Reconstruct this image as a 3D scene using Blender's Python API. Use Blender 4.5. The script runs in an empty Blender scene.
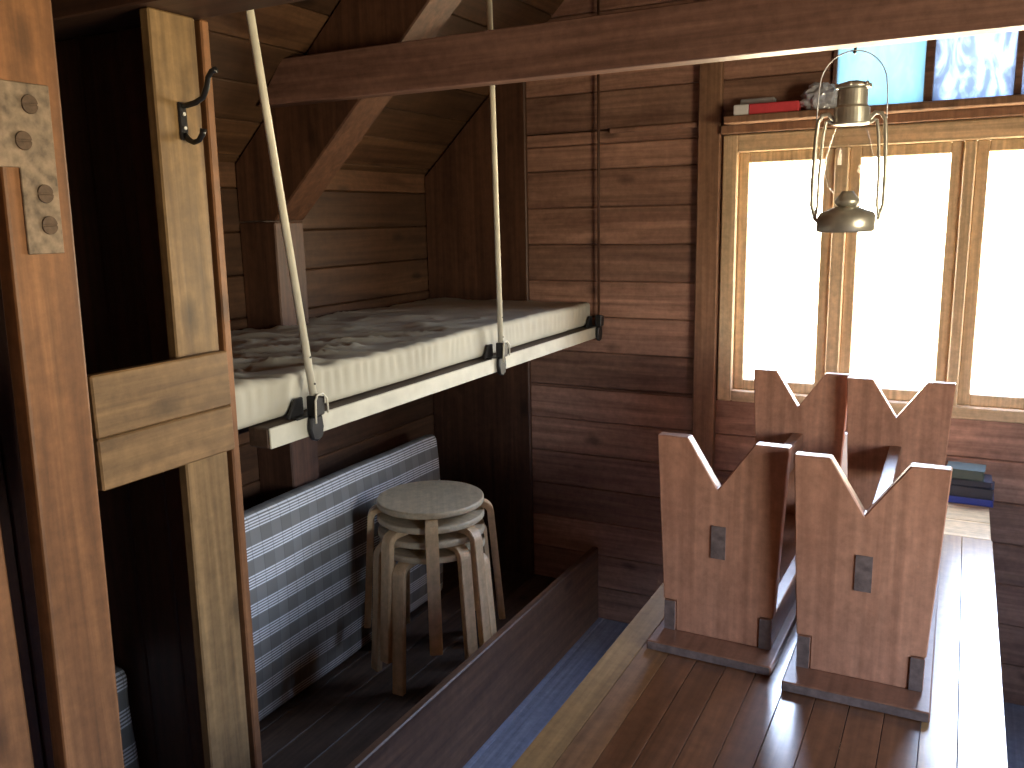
import bpy, bmesh, math, random
from mathutils import Vector, Matrix, noise
random.seed(7)
C = bpy.context.scene.collection
SC = bpy.context.scene
EYE = 1.64
PI = math.pi

# ------------------------------------------------------------------ materials
def nt(name):
    m = bpy.data.materials.new(name); m.use_nodes = True
    t = m.node_tree; t.nodes.clear()
    return m, t, t.nodes.new, t.links.new

def wood(name, dark, light, axis='Y', rough=.55, spec=.4, coat=0., coat_rough=.1, jitter=.35, grain=1.0, bump=.25, knots=True, streak=.5):
    m, t, N, L = nt(name)
    out = N('ShaderNodeOutputMaterial'); b = N('ShaderNodeBsdfPrincipled'); L(b.outputs[0], out.inputs[0])
    tc = N('ShaderNodeTexCoord'); geo = N('ShaderNodeNewGeometry')
    rnd = N('ShaderNodeMath'); rnd.operation = 'MULTIPLY'; rnd.inputs[1].default_value = 53.7
    L(geo.outputs['Random Per Island'], rnd.inputs[0])
    add = N('ShaderNodeVectorMath'); add.operation = 'ADD'
    L(tc.outputs['Object'], add.inputs[0]); L(rnd.outputs[0], add.inputs[1])
    mp = N('ShaderNodeMapping'); L(add.outputs[0], mp.inputs[0])
    s = [9*grain]*3; s['XYZ'.index(axis)] = .75*grain; mp.inputs['Scale'].default_value = s
    n1 = N('ShaderNodeTexNoise'); n1.inputs['Scale'].default_value = 1.6; n1.inputs['Detail'].default_value = 8; n1.inputs['Roughness'].default_value = .62; n1.inputs['Distortion'].default_value = 1.4
    L(mp.outputs[0], n1.inputs['Vector'])
    r1 = N('ShaderNodeValToRGB'); r1.color_ramp.elements[0].position = .33; r1.color_ramp.elements[1].position = .68
    r1.color_ramp.elements[0].color = (*dark, 1); r1.color_ramp.elements[1].color = (*light, 1)
    L(n1.outputs['Fac'], r1.inputs[0])
    # fine grain lines
    mp2 = N('ShaderNodeMapping'); L(add.outputs[0], mp2.inputs[0])
    s2 = [70*grain]*3; s2['XYZ'.index(axis)] = 1.5*grain; mp2.inputs['Scale'].default_value = s2
    n2 = N('ShaderNodeTexNoise'); n2.inputs['Scale'].default_value = 1.0; n2.inputs['Detail'].default_value = 3; L(mp2.outputs[0], n2.inputs['Vector'])
    r2 = N('ShaderNodeMapRange'); r2.inputs['From Min'].default_value = .3; r2.inputs['From Max'].default_value = .7
    r2.inputs['To Min'].default_value = 1-streak*.6; r2.inputs['To Max'].default_value = 1+streak*.25; L(n2.outputs['Fac'], r2.inputs['Value'])
    j = N('ShaderNodeMapRange'); j.inputs['To Min'].default_value = 1-jitter; j.inputs['To Max'].default_value = 1+jitter*.6
    L(geo.outputs['Random Per Island'], j.inputs['Value'])
    mu = N('ShaderNodeMath'); mu.operation = 'MULTIPLY'; L(r2.outputs[0], mu.inputs[0]); L(j.outputs[0], mu.inputs[1])
    n3 = N('ShaderNodeTexNoise'); n3.inputs['Scale'].default_value = 38; n3.inputs['Detail'].default_value = 6; n3.inputs['Roughness'].default_value = .7
    L(add.outputs[0], n3.inputs['Vector'])
    m3 = N('ShaderNodeMapRange'); m3.inputs['From Min'].default_value = .3; m3.inputs['From Max'].default_value = .7; m3.inputs['To Min'].default_value = .78; m3.inputs['To Max'].default_value = 1.16
    L(n3.outputs['Fac'], m3.inputs['Value'])
    mu2 = N('ShaderNodeMath'); mu2.operation = 'MULTIPLY'; L(mu.outputs[0], mu2.inputs[0]); L(m3.outputs[0], mu2.inputs[1])
    last = mu2.outputs[0]
    if knots:
        mp3 = N('ShaderNodeMapping'); L(add.outputs[0], mp3.inputs[0])
        s3 = [7.]*3; s3['XYZ'.index(axis)] = 3.4; mp3.inputs['Scale'].default_value = s3
        v = N('ShaderNodeTexVoronoi'); v.inputs['Scale'].default_value = 1; L(mp3.outputs[0], v.inputs['Vector'])
        kr = N('ShaderNodeMapRange'); kr.inputs['From Min'].default_value = .05; kr.inputs['From Max'].default_value = .17
        kr.inputs['To Min'].default_value = .45; kr.inputs['To Max'].default_value = 1; L(v.outputs['Distance'], kr.inputs['Value'])
        k2 = N('ShaderNodeMath'); k2.operation = 'MULTIPLY'; L(last, k2.inputs[0]); L(kr.outputs[0], k2.inputs[1]); last = k2.outputs[0]
    mx = N('ShaderNodeVectorMath'); mx.operation = 'SCALE'; L(r1.outputs[0], mx.inputs[0]); L(last, mx.inputs['Scale'])
    L(mx.outputs[0], b.inputs['Base Color'])
    b.inputs['Roughness'].default_value = rough; b.inputs['Specular IOR Level'].default_value = spec
    b.inputs['Coat Weight'].default_value = coat; b.inputs['Coat IOR'].default_value = 1.5 if coat < .95 else 1.75; b.inputs['Coat Roughness'].default_value = coat_rough
    bp = N('ShaderNodeBump'); bp.inputs['Strength'].default_value = bump; bp.inputs['Distance'].default_value = .002
    L(n2.outputs['Fac'], bp.inputs['Height']); L(bp.outputs[0], b.inputs['Normal'])
    return m

def plain(name, col, rough=.5, metal=0., spec=.5, var=.25, scale=30., bump=0.):
    m, t, N, L = nt(name)
    out = N('ShaderNodeOutputMaterial'); b = N('ShaderNodeBsdfPrincipled'); L(b.outputs[0], out.inputs[0])
    tc = N('ShaderNodeTexCoord'); n = N('ShaderNodeTexNoise'); n.inputs['Scale'].default_value = scale; n.inputs['Detail'].default_value = 4
    L(tc.outputs['Object'], n.inputs['Vector'])
    r = N('ShaderNodeValToRGB'); r.color_ramp.elements[0].position = .3; r.color_ramp.elements[1].position = .7
    r.color_ramp.elements[0].color = (*[c*(1-var) for c in col], 1); r.color_ramp.elements[1].color = (*[min(1, c*(1+var*.5)) for c in col], 1)
    L(n.outputs['Fac'], r.inputs[0]); L(r.outputs[0], b.inputs['Base Color'])
    b.inputs['Roughness'].default_value = rough; b.inputs['Metallic'].default_value = metal; b.inputs['Specular IOR Level'].default_value = spec
    if bump:
        bp = N('ShaderNodeBump'); bp.inputs['Strength'].default_value = bump; bp.inputs['Distance'].default_value = .002
        L(n.outputs['Fac'], bp.inputs['Height']); L(bp.outputs[0], b.inputs['Normal'])
    return m

def thin_glass(name, tint=(1, 1, 1), haze=0.):
    m, t, N, L = nt(name)
    out = N('ShaderNodeOutputMaterial')
    tr = N('ShaderNodeBsdfTransparent'); tr.inputs[0].default_value = (*tint, 1)
    gl = N('ShaderNodeBsdfGlossy'); gl.inputs['Roughness'].default_value = .02
    # thin sheet: reflectance capped so that edges stay clear
    fr = N('ShaderNodeFresnel'); fr.inputs[0].default_value = 1.45
    mx = N('ShaderNodeMixShader'); cl = N('ShaderNodeMath'); cl.operation = 'MINIMUM'; cl.inputs[1].default_value = .12; L(fr.outputs[0], cl.inputs[0]); L(cl.outputs[0], mx.inputs[0]); L(tr.outputs[0], mx.inputs[1]); L(gl.outputs[0], mx.inputs[2])
    L(mx.outputs[0], out.inputs[0])
    return m

def film(name, col, wrinkle):
    # translucent plastic film over a pane
    m, t, N, L = nt(name)
    out = N('ShaderNodeOutputMaterial'); tl = N('ShaderNodeBsdfTranslucent'); b = N('ShaderNodeBsdfPrincipled')
    tc = N('ShaderNodeTexCoord'); n = N('ShaderNodeTexNoise'); n.inputs['Scale'].default_value = 9; n.inputs['Detail'].default_value = 6; n.inputs['Distortion'].default_value = 2.5
    mp = N('ShaderNodeMapping'); mp.inputs['Rotation'].default_value = (0, .6, 0); mp.inputs['Scale'].default_value = (1.6, 1, .7)
    L(tc.outputs['Object'], mp.inputs[0]); L(mp.outputs[0], n.inputs['Vector'])
    r = N('ShaderNodeValToRGB'); r.color_ramp.elements[0].position = .42; r.color_ramp.elements[1].position = .6
    r.color_ramp.elements[0].color = (*[c*(1-wrinkle) for c in col], 1); r.color_ramp.elements[1].color = (*[min(1, c*(1+wrinkle)) for c in col], 1)
    L(n.outputs['Fac'], r.inputs[0]); L(r.outputs[0], tl.inputs[0]); L(r.outputs[0], b.inputs['Base Color'])
    b.inputs['Roughness'].default_value = .25
    bp = N('ShaderNodeBump'); bp.inputs['Strength'].default_value = .6*wrinkle; bp.inputs['Distance'].default_value = .01
    L(n.outputs['Fac'], bp.inputs['Height']); L(bp.outputs[0], b.inputs['Normal'])
    mx = N('ShaderNodeMixShader'); mx.inputs[0].default_value = .25; L(tl.outputs[0], mx.inputs[1]); L(b.outputs[0], mx.inputs[2]); L(mx.outputs[0], out.inputs[0])
    return m

def ticking(name):
    # woven mattress cloth: grey check with bundles of fine white stripes; local Y = along, local Z = across
    m, t, N, L = nt(name)
    out = N('ShaderNodeOutputMaterial'); b = N('ShaderNodeBsdfPrincipled'); L(b.outputs[0], out.inputs[0])
    at = N('ShaderNodeAttribute'); at.attribute_name = 'cloth'
    sep = N('ShaderNodeSeparateXYZ'); L(at.outputs['Vector'], sep.inputs[0])
    def M(op, a, bb=None, c=None):
        n = N('ShaderNodeMath'); n.operation = op
        for i, x in enumerate((a, bb, c)):
            if x is None: continue
            if isinstance(x, (int, float)): n.inputs[i].default_value = x
            else: L(x, n.inputs[i])
        return n.outputs[0]
    v = sep.outputs[1]; u = sep.outputs[0]
    ph = M('FRACT', M('MULTIPLY', v, 1/.088))
    band = M('LESS_THAN', ph, .5)
    fine = M('GREATER_THAN', M('FRACT', M('MULTIPLY', v, 1/.0088)), .5)
    white = M('MULTIPLY', band, fine)
    chk = M('LESS_THAN', M('FRACT', M('MULTIPLY', u, 1/.085)), .5)
    thin = M('LESS_THAN', M('FRACT', M('MULTIPLY', u, 1/.0425)), .07)
    base = N('ShaderNodeMix'); base.data_type = 'RGBA'; L(M('MULTIPLY', chk, M('SUBTRACT', 1, M('MULTIPLY', band, .6))), base.inputs[0])
    base.inputs[6].default_value = (.235, .225, .205, 1); base.inputs[7].default_value = (.20, .188, .17, 1)
    w = N('ShaderNodeMix'); w.data_type = 'RGBA'; L(white, w.inputs[0]); L(base.outputs[2], w.inputs[6]); w.inputs[7].default_value = (.72, .72, .73, 1)
    d = N('ShaderNodeMix'); d.data_type = 'RGBA'; L(M('MULTIPLY', thin, .35), d.inputs[0]); L(w.outputs[2], d.inputs[6]); d.inputs[7].default_value = (.1, .1, .1, 1)
    L(d.outputs[2], b.inputs['Base Color']); b.inputs['Roughness'].default_value = .95; b.inputs['Specular IOR Level'].default_value = .1
    return m

M = {}
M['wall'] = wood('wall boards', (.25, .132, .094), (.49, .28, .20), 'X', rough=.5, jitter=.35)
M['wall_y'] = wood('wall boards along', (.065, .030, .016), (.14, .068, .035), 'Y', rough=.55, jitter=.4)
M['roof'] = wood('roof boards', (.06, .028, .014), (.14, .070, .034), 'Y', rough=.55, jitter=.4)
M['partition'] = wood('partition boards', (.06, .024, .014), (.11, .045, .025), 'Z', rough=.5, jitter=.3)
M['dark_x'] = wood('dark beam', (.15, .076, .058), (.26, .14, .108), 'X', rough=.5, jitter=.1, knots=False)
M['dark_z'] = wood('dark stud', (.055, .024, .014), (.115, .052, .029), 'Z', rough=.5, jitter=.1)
M['post'] = wood('post pine', (.145, .085, .036), (.29, .18, .078), 'Z', rough=.5, jitter=.05)
M['post_red'] = wood('post red pine', (.165, .070, .027), (.29, .13, .051), 'Z', rough=.5, jitter=.05)
M['rail'] = wood('rail pine', (.14, .080, .035), (.275, .163, .072), 'Y', rough=.5, jitter=.12)
M['trim'] = wood('window trim', (.24, .13, .078), (.38, .215, .132), 'Z', rough=.5, jitter=.1)
M['pine_x'] = wood('window pine', (.72, .52, .31), (.85, .65, .42), 'X', rough=.45, jitter=.08, knots=False)
M['pine_z'] = wood('window pine upright', (.72, .52, .31), (.85, .65, .42), 'Z', rough=.45, jitter=.08, knots=False)
M['table_red'] = wood('table boards', (.15, .064, .030), (.26, .115, .055), 'Y', rough=.4, coat=1., coat_rough=.19, jitter=.2, bump=.1)
M['table_pale'] = wood('table edge board', (.34, .20, .075), (.50, .31, .13), 'Y', rough=.4, coat=1., coat_rough=.19, jitter=.1, bump=.1)
M['table_mid'] = wood('table second board', (.24, .12, .05), (.38, .20, .09), 'Y', rough=.4, coat=1., coat_rough=.19, jitter=.1, bump=.1)
M['dark_x2'] = wood('black beam', (.05, .024, .015), (.10, .048, .03), 'X', rough=.55, jitter=.1, knots=False)
M['table_end'] = wood('table end board', (.62, .42, .20), (.78, .57, .30), 'X', rough=.4, coat=.5, coat_rough=.12, jitter=.1, bump=.1)
M['bench_leg'] = wood('bench leg', (.42, .205, .130), (.60, .315, .205), 'Z', rough=.42, coat=.2, coat_rough=.25, jitter=.05, streak=.3)
M['bench_y'] = wood('bench seat', (.21, .10, .06), (.32, .16, .10), 'Y', rough=.4, coat=.3, coat_rough=.25, jitter=.05, streak=.3)
M['bench_end'] = wood('bench end grain', (.13, .10, .095), (.21, .16, .15), 'Y', rough=.6, jitter=.05, knots=False)
M['floor'] = wood('bluish floor boards', (.24, .27, .36), (.34, .37, .47), 'Y', rough=.45, jitter=.12, knots=False)  # grey boards, with the bluish daylight put into the colour
M['deck'] = wood('bunk deck', (.06, .036, .024), (.13, .08, .052), 'Y', rough=.6, jitter=.3)
M['chest'] = wood('bunk front', (.12, .062, .036), (.22, .12, .07), 'Y', rough=.45, jitter=.1)
M['birch'] = wood('birch', (.60, .40, .21), (.74, .53, .31), 'Z', rough=.45, jitter=.06, knots=False, streak=.2)
M['birch_seat'] = wood('birch top', (.54, .43, .27), (.66, .54, .36), 'X', rough=.4, jitter=.06, knots=False, streak=.2)
M['cream'] = plain('cream paint', (.52, .50, .41), .45, var=.2, scale=14)
M['pole'] = plain('pole paint', (.66, .63, .52), .35, var=.15, scale=20)
M['iron'] = plain('black iron', (.022, .022, .024), .4, metal=.3, var=.3)
M['hookmetal'] = plain('black hook', (.02, .02, .021), .28, metal=.2, var=.2)
M['steel'] = plain('worn steel', (.24, .175, .12), .6, metal=.25, var=.55, scale=60, bump=.4)
M['screw'] = plain('screw steel', (.11, .07, .045), .5, metal=.5, var=.3, scale=120)
M['screw_white'] = plain('bright screw', (.8, .8, .76), .3, metal=.6, var=.1)
M['tin'] = plain('lantern tin', (.62, .60, .52), .35, metal=.7, var=.25)
M['wire'] = plain('lantern wire', (.7, .72, .76), .3, metal=.5, var=.1)
M['canvas'] = plain('mattress canvas', (.45, .43, .36), .9, spec=.15, var=.12, scale=7, bump=.1)
M['ticking'] = ticking('striped ticking')
M['glass'] = thin_glass('window glass')
M['globe'] = thin_glass('lantern glass', (.97, .98, .98))
M['film_blue'] = film('blue film', (.25, .37, .43), .05)
M['film_wrinkled'] = film('wrinkled film', (.29, .35, .45), .30)
M['red'] = plain('red card', (.72, .07, .09), .45, var=.12)
M['white'] = plain('white card', (.8, .8, .82), .6, var=.05)
M['greycard'] = plain('grey card', (.45, .47, .52), .5, var=.2)
M['plastic'] = plain('clear plastic bag', (.55, .58, .66), .12, var=.5, scale=40, spec=.8)
M['book_blue'] = plain('blue cover', (.035, .06, .30), .35, var=.15)
M['book_dark'] = plain('dark cover', (.03, .033, .05), .4, var=.2)
M['book_green'] = plain('green cover', (.06, .09, .08), .4, var=.2)
M['paper'] = plain('page edges', (.6, .58, .52), .8, var=.1, scale=90)

# ------------------------------------------------------------------ helpers
def box(bm, x0, x1, y0, y1, z0, z1, bev=.003, seg=1):
    r = bmesh.ops.create_cube(bm, size=1)
    vs = r['verts']
    for v in vs:
        v.co = Vector((x0+(v.co.x+.5)*(x1-x0), y0+(v.co.y+.5)*(y1-y0), z0+(v.co.z+.5)*(z1-z0)))
    if bev:
        es = list({e for v in vs for e in v.link_edges})
        bmesh.ops.bevel(bm, geom=es, offset=min(bev, .45*min(x1-x0, y1-y0, z1-z0)), segments=seg, affect='EDGES', profile=.5)

def prism(bm, pts, axis, a0, a1, bev=.003):
    """extrude 2-D polygon pts along axis (0,1,2) from a0 to a1"""
    o = [i for i in range(3) if i != axis]
    def mk(p, a):
        c = [0, 0, 0]; c[axis] = a; c[o[0]], c[o[1]] = p; return bm.verts.new(c)
    A = [mk(p, a0) for p in pts]; B = [mk(p, a1) for p in pts]
    fs = [bm.faces.new(A), bm.faces.new(B[::-1])]
    n = len(pts)
    for i in range(n): fs.append(bm.faces.new((A[i], B[i], B[(i+1) % n], A[(i+1) % n])))
    bmesh.ops.recalc_face_normals(bm, faces=fs)
    if bev:
        bmesh.ops.bevel(bm, geom=list({e for f in fs for e in f.edges}), offset=bev, segments=1, affect='EDGES')

def tube(bm, pts, rad, n=10, cap=True, flat=1.0):
    pts = [Vector(p) for p in pts]
    rads = rad if isinstance(rad, (list, tuple)) else [rad]*len(pts)
    rings = []; up = None
    for i, p in enumerate(pts):
        d = (pts[min(i+1, len(pts)-1)]-pts[max(i-1, 0)]).normalized()
        if up is None:
            up = d.orthogonal().normalized()
        up = (up-d*up.dot(d)).normalized()
        s = d.cross(up)
        rings.append([bm.verts.new(p+(up*math.cos(2*PI*k/n)+s*math.sin(2*PI*k/n)*flat)*rads[i]) for k in range(n)])
    for a, b in zip(rings, rings[1:]):
        for k in range(n): bm.faces.new((a[k], a[(k+1) % n], b[(k+1) % n], b[k]))
    if cap:
        bm.faces.new(rings[0][::-1]); bm.faces.new(rings[-1])

def lathe(bm, prof, n=32, c=(0, 0)):
    rings = []
    for r, z in prof:
        rings.append([bm.verts.new((c[0]+max(r, 1e-4)*math.cos(2*PI*k/n), c[1]+max(r, 1e-4)*math.sin(2*PI*k/n), z)) for k in range(n)])
    for a, b in zip(rings, rings[1:]):
        for k in range(n): bm.faces.new((a[k], a[(k+1) % n], b[(k+1) % n], b[k]))

def obj(name, bm, mat, parent=None, smooth=False, loc=None):
    me = bpy.data.meshes.new(name)
    bmesh.ops.recalc_face_normals(bm, faces=bm.faces[:])
    if smooth:
        for f in bm.faces: f.smooth = True
    bm.to_mesh(me); bm.free()
    o = bpy.data.objects.new(name, me); C.objects.link(o)
    me.materials.append(mat)
    if parent: o.parent = parent
    if loc: o.location = loc
    return o

def new(): return bmesh.new()

def struct(name, bm, mat, parent=None):
    o = obj(name, bm, mat, parent)
    if not parent: o['kind'] = 'structure'
    return o

def tag(o, label, cat, group=None):
    o['label'] = label; o['category'] = cat
    if group: o['group'] = group
    return o

def thing(name, label, cat, loc=(0, 0, 0), rz=0, group=None):
    o = bpy.data.objects.new(name, None); C.objects.link(o)
    o.location = loc; o.rotation_euler = (0, 0, rz); o.empty_display_size = .05
    return tag(o, label, cat, group)

def shift(bm, d):
    for v in bm.verts: v.co -= Vector(d)

def solid(name, bm, mat, label, cat, base, group=None, smooth=False):
    """one-mesh thing drawn in world coordinates, origin moved to base"""
    shift(bm, base)
    return tag(obj(name, bm, mat, None, smooth, base), label, cat, group)

def Z(z): return z+EYE

# ------------------------------------------------------------------ room shell
XL, XR, YB, YF = -2.02, 1.75, 3.10, -1.7
EAVE, SL = 1.83, .95          # roof line: z = EAVE + SL*(x-XL)
RX = -.13; RZ = EAVE+SL*(RX-XL)

bm = new()
x = XL-.05
while x < XR+.05:
    box(bm, x, x+.118, YF-.05, YB+.05, -.04, 0, .002); x += .12
struct('floor', bm, M['floor'])

def board_wall(bm, axis, a0, a1, p0, p1, zs, holes, back=True):
    """horizontal boards with a tight sheathing behind; holes = (a0,a1,z0,z1)"""
    if back:
        q = (p1, p1+.03) if (p0 >= 1.7) else (p0-.03, p0)
        hz = sorted({zs[0], zs[-1]} | {h[2] for h in holes} | {h[3] for h in holes})
        board_wall(bm, axis, a0, a1, q[0], q[1], hz, holes, False)
    cuts = set(zs)
    for h in holes: cuts |= {h[2], h[3]}
    cuts = sorted(cuts)
    for z0, z1 in zip(cuts, cuts[1:]):
        if z1-z0 < .004: continue
        gap = .0012 if back else -.001
        bev = .004 if back else 0
        iv = [(a0, a1)]
        for h in holes:
            if h[2] < (z0+z1)/2 < h[3]:
                nv = []
                for u, v in iv:
                    if h[0] > u: nv.append((u, min(v, h[0])))
                    if h[1] < v: nv.append((max(u, h[1]), v))
                iv = [(u, v) for u, v in nv if v-u > .001]
        for u, v in iv:
            if axis == 'X': box(bm, u, v, p0, p1, z0+gap, z1-gap, bev)
            else: box(bm, p0, p1, u, v, z0+gap, z1-gap, bev)

WIN = (-.775, .39, Z(-.668), Z(.272))
CLR = (-.425, .37, Z(.322), Z(.64))
zs = [i*.14 for i in range(0, 27)]
bm = new(); board_wall(bm, 'X', XL-.06, XR+.06, YB, YB+.06, zs, [WIN, CLR]); struct('wall_back', bm, M['wall'])
zl = [i*.135 for i in range(0, 14)]+[1.9]
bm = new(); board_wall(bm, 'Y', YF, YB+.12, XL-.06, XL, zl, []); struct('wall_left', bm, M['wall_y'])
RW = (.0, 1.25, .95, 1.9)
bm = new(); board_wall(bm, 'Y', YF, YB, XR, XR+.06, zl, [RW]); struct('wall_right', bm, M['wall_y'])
bm = new(); board_wall(bm, 'X', XL-.06, XR+.06, YF-.06, YF, zs, []); struct('wall_front', bm, M['wall'])

# roof slopes, boards running along the hut
bm = new()
for side in (0, 1):
    L = math.hypot(RX-XL, RZ-EAVE)+.12
    n = int(L/.13)+1
    a = math.atan2(RZ-EAVE, RX-XL)
    for i in range(n):
        s0, s1 = -.1+i*.13, -.1+(i+1)*.13-.003
        pts = []
        for s, h in ((s0, 0), (s1, 0), (s1, .03), (s0, .03)):
            px = XL+s*math.cos(a)-h*math.sin(a); pz = EAVE+s*math.sin(a)+h*math.cos(a)
            if side: px = 2*RX-px
            pts.append((px, pz))
        prism(bm, pts, 1, YF-.08, YB+.08, .003)
    pts = []
    for s, h in ((-.12, .031), (L, .031), (L, .05), (-.12, .05)):
        px = XL+s*math.cos(a)-h*math.sin(a); pz = EAVE+s*math.sin(a)+h*math.cos(a)
        if side: px = 2*RX-px
        pts.append((px, pz))
    prism(bm, pts, 1, YF-.08, YB+.08, 0)
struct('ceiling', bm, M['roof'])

# window 1: pine frame with three casements
def window_main():
    x0, x1, z0, z1 = WIN
    root = bpy.data.objects.new('window_1', None); C.objects.link(root); root['kind'] = 'structure'
    root.location = ((x0+x1)/2, YB, z0)
    d = root.location
    for a in (x0, x1-.052):
        bm = new(); box(bm, a, a+.052, YB-.02, YB+.07, z0, z1, .004); shift(bm, d); obj('frame_upright', bm, M['pine_z'], root)
    for a, b in ((z0, z0+.042), (z1-.06, z1)):
        bm = new(); box(bm, x0+.052, x1-.052, YB-.02, YB+.07, a, b, .004); shift(bm, d); obj('frame_rail', bm, M['pine_x'], root)
    gl = [(-.715, -.413), (-.352, -.034), (.017, .33)]
    for (a, b) in ((-.405, -.36), (-.026, .009)):
        bm = new(); box(bm, a, b, YB-.012, YB+.06, z0+.042, z1-.06, .004); shift(bm, d); obj('mullion', bm, M['pine_z'], root)
    for a, b in gl:
        za, zb = z0+.05, z1-.066
        bm = new()
        box(bm, a-.008, a+.028, YB+.005, YB+.04, za-.008, zb+.006, .003); box(bm, b-.028, b+.008, YB+.005, YB+.04, za-.008, zb+.006, .003)
        box(bm, a+.028, b-.028, YB+.005, YB+.04, za-.008, za+.03, .003); box(bm, a+.028, b-.028, YB+.005, YB+.04, zb-.03, zb+.006, .003)
        shift(bm, d); s = obj('sash', bm, M['pine_z'], root)
        bm = new(); box(bm, a+.026, b-.026, YB+.02, YB+.024, za+.028, zb-.028, 0)
        shift(bm, d); obj('pane', bm, M['glass'], s)
window_main()

def window_clear():
    x0, x1, z0, z1 = CLR
    root = bpy.data.objects.new('window_2', None); C.objects.link(root); root['kind'] = 'structure'
    root.location = ((x0+x1)/2, YB, z0); d = root.location
    bm = new()
    ps = [(-.412, -.152), (-.126, .094), (.114, .352)]
    xs = [x0]+[v for p in ps for v in p]+[x1]
    for i in range(0, len(xs), 2): box(bm, xs[i], xs[i+1], YB-.012, YB+.05, z0, z1, .002)
    for a, b in ps:
        box(bm, a, b, YB-.012, YB+.05, z0, z0+.013, .002); box(bm, a, b, YB-.012, YB+.05, z1-.02, z1, .002)
    shift(bm, d); obj('frame', bm, M['dark_x'], root)
    for i, (a, b) in enumerate(ps):
        bm = new(); box(bm, a, b, YB+.004, YB+.008, z0+.013, z1-.02, 0); shift(bm, d)
        obj('pane', bm, M['film_blue'] if i == 0 else M['film_wrinkled'], root)
window_clear()

# wall boards, trims
bm = new(); box(bm, -.862, -.782, YB-.032, YB, 0, Z(.9), .004); struct('trim_1', bm, M['trim'])
bm = new(); box(bm, -1.2, -.866, YB-.018, YB, Z(.306), Z(.324), .004); struct('trim_2', bm, M['wall'])
bm = new(); prism(bm, [(XL+.002, 0), (-1.545, 0), (-1.545, EAVE+SL*(-1.545-XL)-.01), (XL+.002, EAVE-.01)], 1, YB-.022, YB, .004); struct('trim_3', bm, M['dark_z'])
# unseen window added in the right wall as fill light for the bench fronts
def window_fill():
    y0, y1, z0, z1 = RW
    root = bpy.data.objects.new('window_3_fill', None); C.objects.link(root); root['kind'] = 'structure'
    root.location = (XR, (y0+y1)/2, z0); d = root.location
    bm = new()
    for a, b, c, e in ((y0, y0+.04, z0, z1), (y1-.04, y1, z0, z1), (y0+.04, y1-.04, z0, z0+.04), (y0+.04, y1-.04, z1-.04, z1)): box(bm, XR-.01, XR+.06, a, b, c, e, .003)
    shift(bm, d); obj('frame', bm, M['pine_z'], root)
    bm = new(); box(bm, XR+.02, XR+.024, y0+.03, y1-.03, z0+.03, z1-.03, 0); shift(bm, d); obj('pane', bm, M['glass'], root)
window_fill()

# ------------------------------------------------------------------ timber frame
def roofz(x): return EAVE+SL*(x-XL)
def frame(y0, y1, lab_s, lab_r):
    bm = new(); box(bm, XL, -1.872, y0, y1, 0, 1.648, .004)
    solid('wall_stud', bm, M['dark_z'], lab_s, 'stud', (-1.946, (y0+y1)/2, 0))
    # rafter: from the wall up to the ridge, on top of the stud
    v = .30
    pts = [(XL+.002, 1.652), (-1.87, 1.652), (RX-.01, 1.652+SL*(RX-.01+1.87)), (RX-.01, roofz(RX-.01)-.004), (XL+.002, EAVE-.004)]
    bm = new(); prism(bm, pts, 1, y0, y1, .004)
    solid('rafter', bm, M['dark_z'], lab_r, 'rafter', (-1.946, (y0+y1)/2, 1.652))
frame(2.02, 2.15, 'dark brown wall stud rising behind the mattress of the hanging bunk', 'dark sloping rafter passing behind the long ceiling beam')
# tie beams
bm = new(); prism(bm, [(-1.845, Z(.338)), (1.5, Z(.338)), (1.5, Z(.459)), (-1.745, Z(.459))], 1, 1.955, 2.015, .003)
solid('tie_beam', bm, M['dark_x'], 'long dark ceiling beam crossing the picture above the window and lantern', 'beam', (0, 1.985, Z(.338)))
bm = new(); prism(bm, [(-1.825, Z(.367)), (1.5, Z(.367)), (1.5, Z(.50)), (-1.70, Z(.50))], 1, 1.065, 1.2, .003)
solid('tie_beam', bm, M['dark_x2'], 'dark ceiling beam resting on the post that carries the coat hook', 'beam', (0, 1.13, Z(.367)))

# bunk posts
bm = new(); box(bm, -1.262, -1.225, .767, .871, 0, 2.5, .005, 2)
for v in bm.verts: v.co.y += .022*(v.co.z-1.2)
p1 = solid('bunk_post', bm, M['post_red'], 'thick reddish post at the left with a steel strap plate', 'post', (-1.24, .80, 0))
bm = new(); box(bm, -1.273, -1.25, 1.068, 1.170, 0, Z(.366), .003)
for v in bm.verts: v.co.y += .013*(v.co.z-.95)
p2 = solid('bunk_post', bm, M['post'], 'pale pine post carrying the black coat hook', 'post', (-1.3, 1.115, 0))
bm = new(); box(bm, -1.30, -1.245, .55, .721, 0, 2.5, .005)
p3 = solid('bunk_post', bm, M['post_red'], 'orange post showing only as a strip in the lower left corner', 'post', (-1.3, .62, 0))
# bunk rail board
bm = new(); box(bm, -1.2485, -1.226, .880, 1.172, Z(-.425), Z(-.338), .003); box(bm, -1.2485, -1.226, .880, 1.172, Z(-.337), Z(-.232), .003)
solid('bunk_guard_board', bm, M['rail'], 'wide pine guard board nailed across between the two left posts', 'board', (-1.237, 1.02, Z(-.425)))
# partition of vertical boards
bm = new(); x = XL+.002
while x < -1.30:
    box(bm, x, min(x+.113, -1.27), 1.176, 1.194, 0, Z(.366), .003); x += .115
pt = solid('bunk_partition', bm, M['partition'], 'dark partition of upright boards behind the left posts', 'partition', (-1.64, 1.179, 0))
bm = new(); box(bm, -1.27, -1.247, 1.180, 1.200, 0, Z(.366), .003)
for v in bm.verts: v.co.y += .013*(v.co.z-.95)
shift(bm, pt.location)
obj('edge_strip', bm, M['post_red'], pt)

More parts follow.
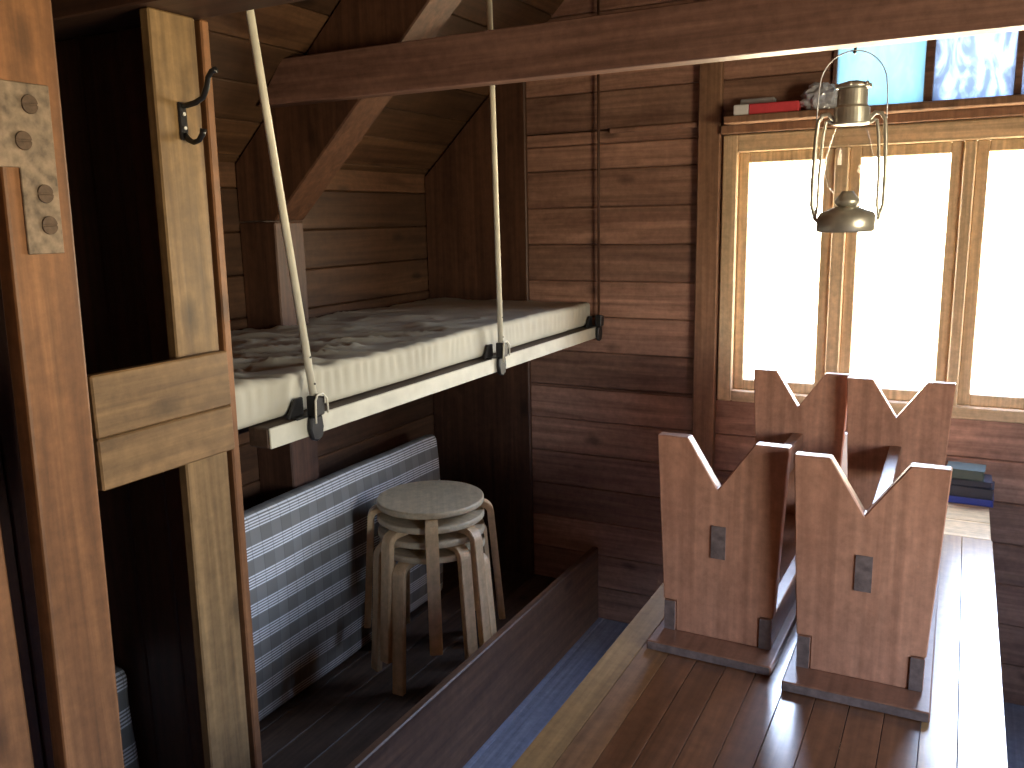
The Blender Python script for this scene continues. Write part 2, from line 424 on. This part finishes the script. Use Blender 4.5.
bm = new(); y = -.2  # dark panel added in place of the compartment's shade behind the gap
while y < .86:
    box(bm, -1.43, -1.41, y, min(y+.113, .872), 0, 2.2, .003); y += .115
solid('bunk_partition', bm, M['partition'], 'added dark panel standing in for shade in the narrow gap at the left edge between the reddish and orange posts', 'partition', (-1.42, .34, 0))

# strap plate on the near post
s = thing('strap_plate', 'worn steel strap plate with four slotted screws on the reddish left post', 'plate', (-1.2245, .83, Z(.085)))
bm = new()
pts = [(.742, Z(.215)), (.862, Z(.215)), (.862, Z(-.03)), (.805, Z(-.03)), (.805, Z(.095)), (.742, Z(.095))]
pts = [(max(a-.006, .764)+.022*(b-1.7)+.003, b) for a, b in pts]
prism(bm, pts, 0, -1.2248, -1.2205, .0012); shift(bm, s.location); obj('plate', bm, M['steel'], s)
for yy, zz in ((.828, .185), (.812, .133), (.836, .058), (.837, .012)):
    bm = new(); zz = Z(zz)
    # slotted head: two half discs
    for h in (0, 1):
        pts = [(yy+.0125*math.cos(PI*k/10+PI*h), zz+.0125*math.sin(PI*k/10+PI*h)+(.0012 if h == 0 else -.0012)) for k in range(11)]
        prism(bm, pts, 0, -1.2205, -1.2175, .0006)
    prism(bm, [(yy+.0118*math.cos(PI*k/10), zz+.0118*math.sin(PI*k/10)) for k in range(20)], 0, -1.2205, -1.219, 0)
    shift(bm, s.location); obj('screw', bm, M['screw'], s)

for c_ in s.children:  # seat the plate
    c_.data.transform(Matrix.Translation((0, 0, -.006)))
# coat hook
hk = thing('coat_hook', 'black double coat hook screwed to the pale pine post', 'hook', (-1.25, 1.133, Z(.178)))
bm = new(); box(bm, 0, .006, -.011, .011, -.034, .048, .0025)
obj('back_plate', bm, M['hookmetal'], hk)
bm = new(); tube(bm, [(.004, 0, .040), (.018, 0, .040), (.034, .004, .044), (.05, .008, .054), (.06, .010, .076), (.064, .010, .094), (.072, .012, .106), (.082, .012, .108)], [.006, .0065, .0065, .006, .006, .0055, .006, .0075], 10)
obj('upper_arm', bm, M['hookmetal'], hk, True)
bm = new(); tube(bm, [(.004, 0, -.022), (.014, 0, -.034), (.026, 0, -.040), (.038, .001, -.036), (.046, .002, -.024), (.049, .003, -.012)], [.0065, .0065, .006, .006, .006, .007], 10)
obj('lower_arm', bm, M['hookmetal'], hk, True)
for dz in (.022, -.008):
    bm = new(); tube(bm, [(.0055, 0, dz), (.0085, 0, dz)], .0042, 14); obj('screw', bm, M['screw_white'], hk)

for c_ in hk.children:
    c_.data.transform(Matrix.Diagonal((1, .8, .8, 1)))

# ------------------------------------------------------------------ hanging upper bunk
bk = thing('hanging_bunk', 'cream edged upper bunk hung on thin poles along the left wall', 'bunk', (-1.63, 2.2, Z(-.457)))
bm = new(); x = -2.015
while x < -1.36:
    box(bm, x, min(x+.13, -1.307), 1.287, 3.09, Z(-.442), Z(-.412), .002); x += .132
shift(bm, bk.location); obj('deck', bm, M['deck'], bk)
bm = new(); box(bm, -1.306, -1.2505, 1.285, 3.09, Z(-.457), Z(-.413), .003); shift(bm, bk.location)
obj('front_rail', bm, M['deck'], bk)
bm = new(); box(bm, -1.25, -1.245, 1.286, 3.09, Z(-.457), Z(-.413), .0015); shift(bm, bk.location)
obj('painted_facing', bm, M['cream'], bk)
rods = [((-1.238, 1.418, Z(-.37)), (-1.238, 1.235, Z(.92))), ((-1.238, 2.278, Z(-.38)), (-1.238, 2.25, Z(.92))), ((-1.238, 3.075, Z(-.40)), (-1.238, 3.075, Z(.92)))]
for i, (a, b) in enumerate(rods):
    bm = new(); tube(bm, [a, b], .0085 if i < 2 else .005, 14)
    shift(bm, bk.location); pl = obj('pole', bm, M['pole'] if i < 2 else M['dark_z'], bk, True)
    if i < 2:
        d = (Vector(b)-Vector(a)).normalized()
        for k in (.03, .09):
            bm = new(); tube(bm, [Vector(a)+d*k+Vector((.0085, 0, 0)), Vector(a)+d*k+Vector((.0102, 0, 0))], .0022, 8)
            shift(bm, bk.location); obj('pin_hole', bm, M['iron'], pl)
    else: pl['label'] = 'dark pole at the back wall'
    # clamp bracket
    y = a[1]
    bm = new()
    prism(bm, [(y-.018, Z(-.413)), (y+.018, Z(-.413)), (y+.022, Z(-.44)), (y+.016, Z(-.463)), (y, Z(-.470)), (y-.016, Z(-.463)), (y-.022, Z(-.44))], 0, -1.2445, -1.231, .003)
    prism(bm, [(y-.014, Z(-.412)), (y+.019, Z(-.412)), (y+.022, Z(-.372)), (y-.012, Z(-.366))], 0, -1.25, -1.224, .003)
    prism(bm, [(y-.055, Z(-.413)), (y-.006, Z(-.413)), (y-.006, Z(-.372)), (y-.03, Z(-.372))], 0, -1.272, -1.262, .002)
    box(bm, -1.272, -1.245, y-.05, y+.015, Z(-.415), Z(-.409), .001)
    shift(bm, bk.location); cb = obj('clamp_bracket', bm, M['iron'], bk)
    if i < 2:
        bm = new(); tube(bm, [(-1.222, y-.016, Z(-.425)), (-1.220, y-.016, Z(-.375)), (-1.222, y-.006, Z(-.364)), (-1.222, y+.012, Z(-.364)), (-1.220, y+.022, Z(-.376)), (-1.222, y+.026, Z(-.41))], .0024, 8)
        shift(bm, bk.location); obj('wire_clip', bm, M['pole'], cb, True)

def rounded(w, h, r, n=6):
    pts = []
    for cx, cy, a0 in ((w/2-r, h/2-r, 0), (-w/2+r, h/2-r, 90), (-w/2+r, -h/2+r, 180), (w/2-r, -h/2+r, 270)):
        for k in range(n+1):
            a = math.radians(a0+90*k/n); pts.append((cx+r*math.cos(a), cy+r*math.sin(a)))
    out = []
    for i, p in enumerate(pts):          # densify long sides
        q = pts[(i+1) % len(pts)]; d = math.hypot(q[0]-p[0], q[1]-p[1]); m = max(1, int(d/.014))
        for k in range(m): out.append((p[0]+(q[0]-p[0])*k/m, p[1]+(q[1]-p[1])*k/m))
    return out

def slab_loft(w, h, r, y0, y1, ny, fn, capr=.03):
    """rounded slab along Y; fn(x,y,z,nx,nz)->Vector"""
    prof = rounded(w, h, r)
    bm = new(); rings = []
    ys = []
    for k in range(5):
        a = PI/2*k/4; ys.append((y0+capr*(1-math.sin(a)), capr*(1-math.cos(a))))
    for k in range(1, ny): ys.append((y0+capr+(y1-y0-2*capr)*k/ny, 0))
    ys = [(y0+capr*(1-math.sin(PI/2*k/4)), capr*(1-math.cos(PI/2*k/4))) for k in range(4, -1, -1)]+[(y0+capr+(y1-y0-2*capr)*k/ny, 0) for k in range(1, ny)]+[(y1-capr*(1-math.sin(PI/2*k/4)), capr*(1-math.cos(PI/2*k/4))) for k in range(0, 5)]
    for y, ins in ys:
        ring = []
        for (px, pz) in prof:
            sx = 1-2*ins/w*.35; sz = 1-2*ins/h*.6
            l = math.hypot(px/w, pz/h) or 1
            ring.append(bm.verts.new(fn(px*sx, y, pz*sz)))
        rings.append(ring)
    n = len(prof)
    for a, b in zip(rings, rings[1:]):
        for k in range(n): bm.faces.new((a[k], a[(k+1) % n], b[(k+1) % n], b[k]))
    bm.faces.new(rings[0][::-1]); bm.faces.new(rings[-1])
    return bm

# canvas mattress
MW, MH = .728, .092
def mfn(x, y, z):
    v = Vector((x, y, z))
    top = max(0, min(1, (z/(MH/2)-.3)/.7)); front = max(0, min(1, (x/(MW/2)-.85)/.15))
    near = max(0, min(1, 1-(y-1.2)/1.5))
    w1 = noise.noise(Vector((x*5+3, y*3.2, 1.7)))
    w2 = noise.noise(Vector((x*3+y*7, y*13-x*9, 5.1)))
    w3 = noise.noise(Vector((x*11, y*5, 8)))
    # long diagonal creases over the near half
    c1 = noise.noise(Vector((x*2.6+y*1.5, y*12-x*8, 5.1)))
    c2 = noise.noise(Vector((x*3+y*2, y*20-x*11, 2.1)))
    ridge = (1-abs(c1)*3)
    nr = .25+.75*near
    edge = 1-.75*max(0, min(1, (x/(MW/2)-.62)/.38))
    c3 = abs(noise.noise(Vector((x*4+y*2.5, y*7-x*9, 12.3))))
    fold = max(0, 1-c3*7)**1.5
    z2 = z+top*edge*(.008*w1+.014*nr*max(0, ridge)+.014*near*w2+.013*nr*c2+.014*nr*fold+.004*w3*near-.006)
    # gathers under the front seam
    g = math.sin(y*PI*2/.036+9*noise.noise(Vector((y*5, 0, 3)))+3*noise.noise(Vector((y*14, z*9, 7))))
    gate = max(0, noise.noise(Vector((y*1.6, 2, 9)))+.35)
    h = 1-abs(z/(MH/2)-.25)
    x2 = x+front*(.0065*g*gate*max(0, h)+.012*noise.noise(Vector((y*3, z*6, 2))))
    return Vector((x2, y, z2))
bm = slab_loft(MW, MH, .018, 1.215, 3.098, 260, mfn, .014)
mt = tag(obj('mattress', bm, M['canvas'], None, True, (-2.004+MW/2, 0, Z(-.411)+MH/2+.001)), 'creased beige canvas mattress lying on the hanging upper bunk', 'mattress')

# ------------------------------------------------------------------ lower bunk box
DK = .145
lb = thing('lower_bunk', 'low dark bunk box on the floor with a long front board', 'bunk', (-1.63, 2.1, 0))
bm = new(); box(bm, -1.278, -1.25, 1.192, 3.098, 0, Z(-1.325), .004); shift(bm, lb.location); obj('front_board', bm, M['chest'], lb)
bm = new(); x = -2.018
while x < -1.30:
    box(bm, x, min(x+.118, -1.279), 1.192, 3.098, DK-.03, DK, .002); x += .12
shift(bm, lb.location); obj('deck', bm, M['deck'], lb)
for y in (1.3, 2.1, 2.9):
    bm = new(); box(bm, -2.0, -1.28, y, y+.04, 0, DK-.03, .002); shift(bm, lb.location); obj('bearer', bm, M['dark_x'], lb)

# striped mattress leaning on the wall
SW, SH = .665, .058
def sfn(x, y, z):
    # x -> up the mattress, z -> thickness ; standing on edge against the wall studs
    u = x+SW/2
    near = max(0, 1-(y-1.25)/.75)
    bow = .014*noise.noise(Vector((y*1.3, x*2, 3)))+.006*noise.noise(Vector((y*4, x*5, 9)))
    bow += .012*math.sin(PI*u/SW)
    sag = .03*near*near*(u/SW)
    return Vector((-1.832+z+(bow if z > 0 else 0), y, DK+.002+u*(1-sag/SW)+.006*noise.noise(Vector((y*3, 1, 4)))*(u/SW)))
bm = slab_loft(SW, SH, .022, 1.25, 2.78, 80, sfn, .025)
n_prof = len(rounded(SW, SH, .022)); prof = rounded(SW, SH, .022)
vals = []
for i, v in enumerate(bm.verts): vals.append((v.co.y, prof[i % n_prof][0]+SW/2, 0))
base = (-1.83, 2.0, DK); shift(bm, base)
sm = tag(obj('striped_mattress', bm, M['ticking'], None, True, base), 'grey and white striped mattress leaning on edge behind the stools', 'mattress')
at = sm.data.attributes.new('cloth', 'FLOAT_VECTOR', 'POINT')
for i, v in enumerate(vals): at.data[i].vector = v
# a second one, barely seen in the left compartment
def s2(x, y, z):
    return Vector((-1.655+z+.01*noise.noise(Vector((x*6, y*6, 1))), y, x+SW/2+.002+.0))
bm = slab_loft(SW, .1, .03, 1.03, 1.165, 14, s2, .02)
prof = rounded(SW, .1, .03); vals = [(v.co.y, prof[i % len(prof)][0]+SW/2, 0) for i, v in enumerate(bm.verts)]
base = (-1.655, 1.1, 0); shift(bm, base)
so = tag(obj('striped_mattress', bm, M['ticking'], None, True, base), 'rolled striped bedding in the dark gap between the left posts', 'mattress')
at = so.data.attributes.new('cloth', 'FLOAT_VECTOR', 'POINT')
for i, v in enumerate(vals): at.data[i].vector = v

# ------------------------------------------------------------------ stools
SEAT_H, SEAT_R, PITCH = .449, .178, .0495
def make_stool(name, label):
    r = thing(name, label, 'stool', (0, 0, 0), 0, 'stacked birch stools')
    bm = new(); z0, z1 = SEAT_H-.021, SEAT_H
    lathe(bm, [(0, z0), (SEAT_R-.004, z0), (SEAT_R-.001, z0+.002), (SEAT_R, z0+.005), (SEAT_R, z1-.005), (SEAT_R-.0015, z1-.002), (SEAT_R-.005, z1), (0, z1)], 64)
    bmesh.ops.remove_doubles(bm, verts=bm.verts[:], dist=.0005)
    s = obj('seat', bm, M['birch_seat'], r)
    for f in s.data.polygons: f.use_smooth = abs(f.normal.z) < .9
    for q in range(4):
        a = q*PI/2
        # centre line of the bent plank in (radius, z)
        zt = SEAT_H-.021-.0112
        cl = [(.085, zt), (.12, zt), (.15, zt)]
        R = .034
        for k in range(0, 9):
            b = PI/2*k/8; cl.append((.165+R*math.sin(b), zt-R+R*math.cos(b)))
        for k in range(1, 7):
            u = k/6; cl.append((.199+.030*u, zt-R-(zt-R)*u))
        bm = new(); rings = []
        for i, (rr, zz) in enumerate(cl):
            p0 = cl[max(0, i-1)]; p1 = cl[min(len(cl)-1, i+1)]
            d = Vector((p1[0]-p0[0], p1[1]-p0[1])).normalized(); nrm = Vector((-d.y, d.x))
            hw, ht = .0205, .011
            if i == len(cl)-1: nrm = Vector((1, 0))
            ring = []
            for sw, st in ((-1, -1), (1, -1), (1, 1), (-1, 1)):
                q_ = Vector((rr, zz))+nrm*ht*st
                x, y = q_.x, sw*hw
                ring.append(bm.verts.new((x*math.cos(a)-y*math.sin(a), x*math.sin(a)+y*math.cos(a), max(0, q_.y))))
            rings.append(ring)
        for A, B in zip(rings, rings[1:]):
            for k in range(4): bm.faces.new((A[k], A[(k+1) % 4], B[(k+1) % 4], B[k]))
        bm.faces.new(rings[0][::-1]); bm.faces.new(rings[-1])
        bmesh.ops.recalc_face_normals(bm, faces=bm.faces[:])
        es = [e for e in bm.edges if len(e.link_faces) == 2 and e.calc_face_angle() > .8]
        bmesh.ops.bevel(bm, geom=es, offset=.0025, segments=2, affect='EDGES')
        obj('leg', bm, M['birch'], r)
    return r
def copy_thing(src):
    c = src.copy(); C.objects.link(c)
    for ch in list(src.children):
        d = ch.copy(); C.objects.link(d); d.parent = c
        for g in list(ch.children):
            e = g.copy(); C.objects.link(e); e.parent = d
    return c
st_labels = ['topmost round birch stool of the stack under the hanging bunk', 'second birch stool from the top of the stack',
             'third birch stool from the top of the stack', 'lowest birch stool of the stack, standing on the bunk deck']
st0 = make_stool('stacking_stool', st_labels[0])
stools = [st0]+[copy_thing(st0) for _ in range(3)]
a0 = -56.5
for i, (o, da) in enumerate(zip(stools, (0, 45, 30, 57))):
    o['label'] = st_labels[i]
    o.location = (-1.522, 2.285, DK+.001+(3-i)*PITCH); o.rotation_euler = (0, 0, math.radians(a0+da))

# ------------------------------------------------------------------ table
TZ = .74; TX0, TX1, TY0, TY1 = -.615, .121, .72, 3.045
tb = thing('table', 'long varnished wooden table running up to the window wall', 'table', ((TX0+TX1)/2, 1.9, 0))
bm = new(); bw = .06
bx = [TX0, TX0+.062]
while bx[-1]+bw < TX1-.09: bx.append(bx[-1]+bw)
bx.append(TX1-.075); bx.append(TX1)
bmp = new(); bmm = new()
for i, (a, b) in enumerate(zip(bx, bx[1:])):
    tgt = bmp if i in (0, len(bx)-3, len(bx)-2) else bmm if i == 1 else bm
    box(tgt, a+.0006, b-.0006, TY0, 2.60, TZ-.034, TZ, .0006)
shift(bm, tb.location); obj('tabletop', bm, M['table_red'], tb)
shift(bmp, tb.location); obj('edge_board', bmp, M['table_pale'], tb)
shift(bmm, tb.location); obj('edge_board', bmm, M['table_mid'], tb)
bm = new()
y = 2.602
for i in range(3): box(bm, TX0+.003, TX1-.003, y, y+.146, TZ-.034, TZ-.0004, .0015); y += .148
shift(bm, tb.location); obj('end_board', bm, M['table_end'], tb)
for ax in (TX0+.05, TX1-.075):
    bm = new(); box(bm, ax, ax+.025, .9, 2.95, TZ-.13, TZ-.034, .003); shift(bm, tb.location); obj('apron', bm, M['chest'], tb)
for lx in (TX0+.075, TX1-.145):
    for ly in (.92, 2.85):
        bm = new(); box(bm, lx, lx+.07, ly, ly+.07, 0, TZ-.034, .004); shift(bm, tb.location); obj('leg', bm, M['dark_z'], tb)

# ------------------------------------------------------------------ upturned benches
LEGH = .431
def make_bench(label):
    r = thing('wooden_bench', label, 'bench', (0, 0, 0), 0, 'upturned benches on the table')
    t = .02
    bm = new(); box(bm, -.129, .129, -.07, .955, 0, t, .003, 2); st_ = obj('seat', bm, M['bench_y'], r)
    bm = new(); box(bm, -.126, .126, -.0715, -.0695, .002, t-.002, 0); obj('end_grain', bm, M['bench_end'], st_)
    for ly, th in ((0, .03), (.855, .03)):
        w0, w1 = .112, .134
        z0, z1 = t, t+LEGH
        # outline with V notch and corner rebates for the aprons
        def wx(z): return w0+(w1-w0)*(z-z0)/(z1-z0)
        ah = .068; aw = .024
        pts = [(-w0+aw, z0), (w0-aw, z0), (w0-aw, z0+ah), (wx(z0+ah), z0+ah), (w1, z1), (.068, z1), (-.004, z1-.103), (-.068, z1), (-w1, z1), (-wx(z0+ah), z0+ah), (-w0+aw, z0+ah)]
        bm = new(); prism(bm, pts, 1, ly, ly+th, .002); obj('leg', bm, M['bench_leg'], r)
    for s in (-1, 1):
        bm = new(); x0, x1 = (s*.0885, s*.1135)
        box(bm, min(x0, x1), max(x0, x1), -.001, .886, t, t+.067, .002)
        ap = obj('apron', bm, M['bench_y'], r)
        for ya in (-.003, .886):
            bm = new(); box(bm, min(x0, x1)+.001, max(x0, x1)-.001, ya, ya+.002, t+.001, t+.066, 0)
            obj('end_grain', bm, M['bench_end'], ap)
    bm = new(); box(bm, -.015, .015, .03, .855, t+.179, t+.250, .002); stt = obj('stretcher', bm, M['bench_y'], r)
    for ya, yb in ((-.002, .0), (.885, .887)):
        bm = new(); box(bm, -.015, .015, ya, yb, t+.179, t+.250, 0)
        te = obj('tenon', bm, M['bench_end'], stt); te['label'] = 'dark end grain tenon'
    return r
b1 = make_bench('upturned bench with V-notched legs on the left half of the table')
b2 = copy_thing(b1); b2['label'] = 'upturned bench with V-notched legs on the right half of the table beside the bright boards'
b1.location = (-.412, 1.68, TZ+.0005); b1.rotation_euler = (0, 0, math.radians(-1.0))
b2.location = (-.128, 1.637, TZ+.0005); b2.rotation_euler = (0, 0, math.radians(.3))

# ------------------------------------------------------------------ things on table and shelf
bx_, by_ = .062, 2.955
zz = TZ+.0005
bk_spec = [('book', 'blue book at the bottom of the pile on the table', 'book_blue', .137, .10, .022, 0.0),
           ('book', 'thick dark book second from the bottom of the pile', 'book_dark', .127, .10, .034, .004),
           ('book', 'thin dark book third from the bottom of the pile', 'book_dark', .128, .095, .02, -.004),
           ('book', 'dark greenish book on top of the pile by the window wall', 'book_green', .108, .09, .032, -.014)]
for nm, lab, mt_, w, d, h, dx in bk_spec:
    r = thing(nm, lab, 'book', (bx_+dx, by_, zz), random.uniform(-.06, .06), 'pile of books on the table')
    bm = new()
    box(bm, -w/2, w/2, -d/2, d/2, 0, .002, .0006); box(bm, -w/2, w/2, -d/2, d/2, h-.002, h, .0006); box(bm, -w/2, -w/2+.002, -d/2, d/2, .002, h-.002, 0)
    obj('cover', bm, M[mt_], r)
    bm = new(); box(bm, -w/2+.002, w/2-.004, -d/2+.003, d/2-.003, .002, h-.002, 0)
    obj('page_block', bm, M[mt_], r)
    zz += h+.0003
# white card standing in the gap between the benches
bm = new(); box(bm, -.352, -.262, 2.93, 2.955, TZ+.0005, TZ+.185, .003)
solid('white_box', bm, M['white'], 'narrow white carton standing behind the gap between the benches', 'box', (-.307, 2.94, TZ))

# shelf over the window
bm = new(); box(bm, -.752, 1.2, 2.985, YB-.001, Z(.302), Z(.326), .003); box(bm, -.777, 1.2, 3.05, YB-.001, Z(.274), Z(.302), .002)
solid('window_shelf', bm, M['trim'], 'narrow dark shelf running above the big window', 'shelf', (.2, 3.04, Z(.302)))
sz = Z(.3263)
rb = thing('red_packet', 'flat red packet with a white end on the shelf above the window', 'packet', (-.612, 3.02, sz), .03)
bm = new(); box(bm, -.06, .10, -.025, .025, 0, .034, .003); obj('body', bm, M['red'], rb)
bm = new(); box(bm, -.11, -.0605, -.025, .025, 0, .034, .003); w = obj('end_label', bm, M['white'], rb); w['label'] = 'white end'
bm = new(); box(bm, -.715, -.60, 3.055, 3.09, sz, sz+.058, .004)
solid('grey_packet', bm, M['greycard'], 'grey packet behind the red packet on the window shelf', 'packet', (-.695, 3.07, sz))
bm = new(); bmesh.ops.create_icosphere(bm, subdivisions=4, radius=1)
for v in bm.verts:
    n = v.co.copy(); k = 1+.28*noise.noise(n*2.6)+.16*abs(noise.noise(n*6))
    v.co = Vector((n.x*.062*k, n.y*.036*k, max(0, .038+n.z*.044*k)))
tag(obj('plastic_bag', bm, M['plastic'], None, False, (-.447, 3.035, sz)), 'crumpled clear plastic bag on the shelf beside the red packet', 'bag')

# ------------------------------------------------------------------ lantern
LX, LY = -.238, 2.045
top = Z(.283)
lt = thing('hurricane_lantern', 'metal hurricane lantern hanging from the long ceiling beam before the window', 'lantern', (LX, LY, top-.325), .25)
H = .325
bm = new()
lathe(bm, [(0, 0), (.058, 0), (.062, .004), (.062, .03), (.056, .042), (.03, .052), (.02, .056), (0, .056)], 32); obj('tank', bm, M['tin'], lt, True)
bm = new(); lathe(bm, [(.0, .056), (.02, .056), (.026, .062), (.026, .07), (.016, .082), (.012, .088), (0, .088)], 24); obj('burner', bm, M['tin'], lt, True)
bm = new(); lathe(bm, [(.030, .085), (.042, .10), (.050, .13), (.049, .16), (.040, .195), (.031, .225)], 32); obj('glass_globe', bm, M['globe'], lt, True)
bm = new()
lathe(bm, [(.0, .228), (.034, .228), (.037, .231), (.037, .262), (.033, .266), (.031, .268), (.031, .30), (.026, .302), (0, .302)], 32)
obj('chimney', bm, M['tin'], lt)
bm = new(); lathe(bm, [(0, .302), (.03, .302), (.036, .305), (.03, .313), (.012, .318), (0, .318)], 28); obj('cap', bm, M['tin'], lt, True)
for k in range(6):
    bm = new(); a = 2*PI*k/6+.2; tube(bm, [(.026*math.cos(a), .026*math.sin(a), .306), (.038*math.cos(a), .038*math.sin(a), .309)], [.003, .0055], 10)
    obj('cap_knob', bm, M['tin'], lt, True)
for s in (-1, 1):
    for off in (0, .014):
        bm = new()
        tube(bm, [(s*.034, 0, .238-off*.6), (s*(.048), 0, .252-off), (s*(.060-off*.6), 0, .25-off), (s*(.068-off), 0, .236-off), (s*(.071-off), 0, .2), (s*(.074-off*.9), 0, .12), (s*(.074-off*.9), 0, .06), (s*.066, 0, .03), (s*.055, 0, .02)], .0045 if off == 0 else .0035, 10)
        obj('side_tube', bm, M['tin'], lt, True)
pts = []
for k in range(25):
    a = PI*k/24; pts.append((-.071*math.cos(a), .0, .232+.06*min(1, math.sin(a)*3)*.9+.108*math.sin(a)**.8*.98-.0))
hi = max(p[2] for p in pts)
pts = [(p[0], p[1], .232+(p[2]-.232)*(.380-.232)/(hi-.232)) for p in pts]
bm = new(); tube(bm, pts, .0014, 6); obj('wire_bail', bm, M['wire'], lt, True)
bm = new(); tube(bm, [(LX, 2.0155, Z(.365)), (LX, 2.03, Z(.365)), (LX, 2.045, Z(.355)), (LX, 2.05, Z(.343)), (LX, 2.045, Z(.333)), (LX, 2.036, Z(.334))], .003, 8)
solid('lantern_hook', bm, M['iron'], 'small iron hook behind the ceiling beam holding the lantern wire', 'hook', (LX, 2.02, Z(.365)), smooth=True)
# ------------------------------------------------------------------ light
w = bpy.data.worlds.new('outdoors'); SC.world = w; w.use_nodes = True
t = w.node_tree; t.nodes.clear(); N = t.nodes.new; L = t.links.new
out = N('ShaderNodeOutputWorld'); bg = N('ShaderNodeBackground'); L(bg.outputs[0], out.inputs[0])
tc = N('ShaderNodeTexCoord'); sp = N('ShaderNodeSeparateXYZ'); L(tc.outputs['Generated'], sp.inputs[0])
mr = N('ShaderNodeMapRange'); mr.inputs['From Min'].default_value = -1; mr.inputs['From Max'].default_value = 1; L(sp.outputs['Z'], mr.inputs['Value'])
cr = N('ShaderNodeValToRGB'); L(mr.outputs[0], cr.inputs[0]); e = cr.color_ramp.elements
e[0].position = 0; e[0].color = (.80, .66, .42, 1)
e[1].position = 1; e[1].color = (.42, .58, 1.0, 1)
a = e.new(.47); a.color = (1.0, .84, .56, 1)
a = e.new(.52); a.color = (1.0, .94, .78, 1)
a = e.new(.62); a.color = (.62, .76, 1.0, 1)
L(cr.outputs[0], bg.inputs[0]); bg.inputs[1].default_value = 30.0

def portal(x0, x1, z0, z1, y, rx):
    l = bpy.data.lights.new('daylight_portal', 'AREA'); l.shape = 'RECTANGLE'; l.size = x1-x0; l.size_y = z1-z0; l.cycles.is_portal = True
    o = bpy.data.objects.new('daylight_portal', l); C.objects.link(o); o.location = ((x0+x1)/2, y, (z0+z1)/2); o.rotation_euler = (rx, 0, 0)
portal(*WIN, YB+.09, -PI/2)
portal(*CLR, YB+.09, -PI/2)
portal(*RW, 0, 0)
bpy.context.scene.collection.objects[-1].location = (XR+.11, (RW[0]+RW[1])/2, (RW[2]+RW[3])/2)
bpy.context.scene.collection.objects[-1].rotation_euler = (PI/2, 0, PI/2)

# ------------------------------------------------------------------ camera
f, cx, cy = 857., 512., 384.
def cv(px, py): return Vector(((px-cx)/f, -(py-cy)/f, -1))
Yc = cv(969, 210).normalized(); mX = cv(-1161, 255); mX = (mX-Yc*mX.dot(Yc)).normalized(); Xc = -mX; Zc = Xc.cross(Yc)
R = Matrix((Xc, Yc, Zc))
cam = bpy.data.cameras.new('camera'); cam.sensor_width = 36; cam.lens = f/1024*36; cam.clip_start = .02
co = bpy.data.objects.new('camera', cam); C.objects.link(co)
co.matrix_world = Matrix.Translation((0, 0, EYE)) @ R.to_4x4()
SC.camera = co

SC.view_settings.view_transform = 'Standard'; SC.view_settings.look = 'None'; SC.view_settings.gamma = 1; SC.view_settings.use_curve_mapping = False
SC.view_settings.exposure = 0.12
SC.cycles.max_bounces = 10; SC.cycles.diffuse_bounces = 6; SC.cycles.transparent_max_bounces = 16
SC.cycles.caustics_reflective = False; SC.cycles.caustics_refractive = False; SC.cycles.sample_clamp_indirect = 10
SC.cycles.use_denoising = True
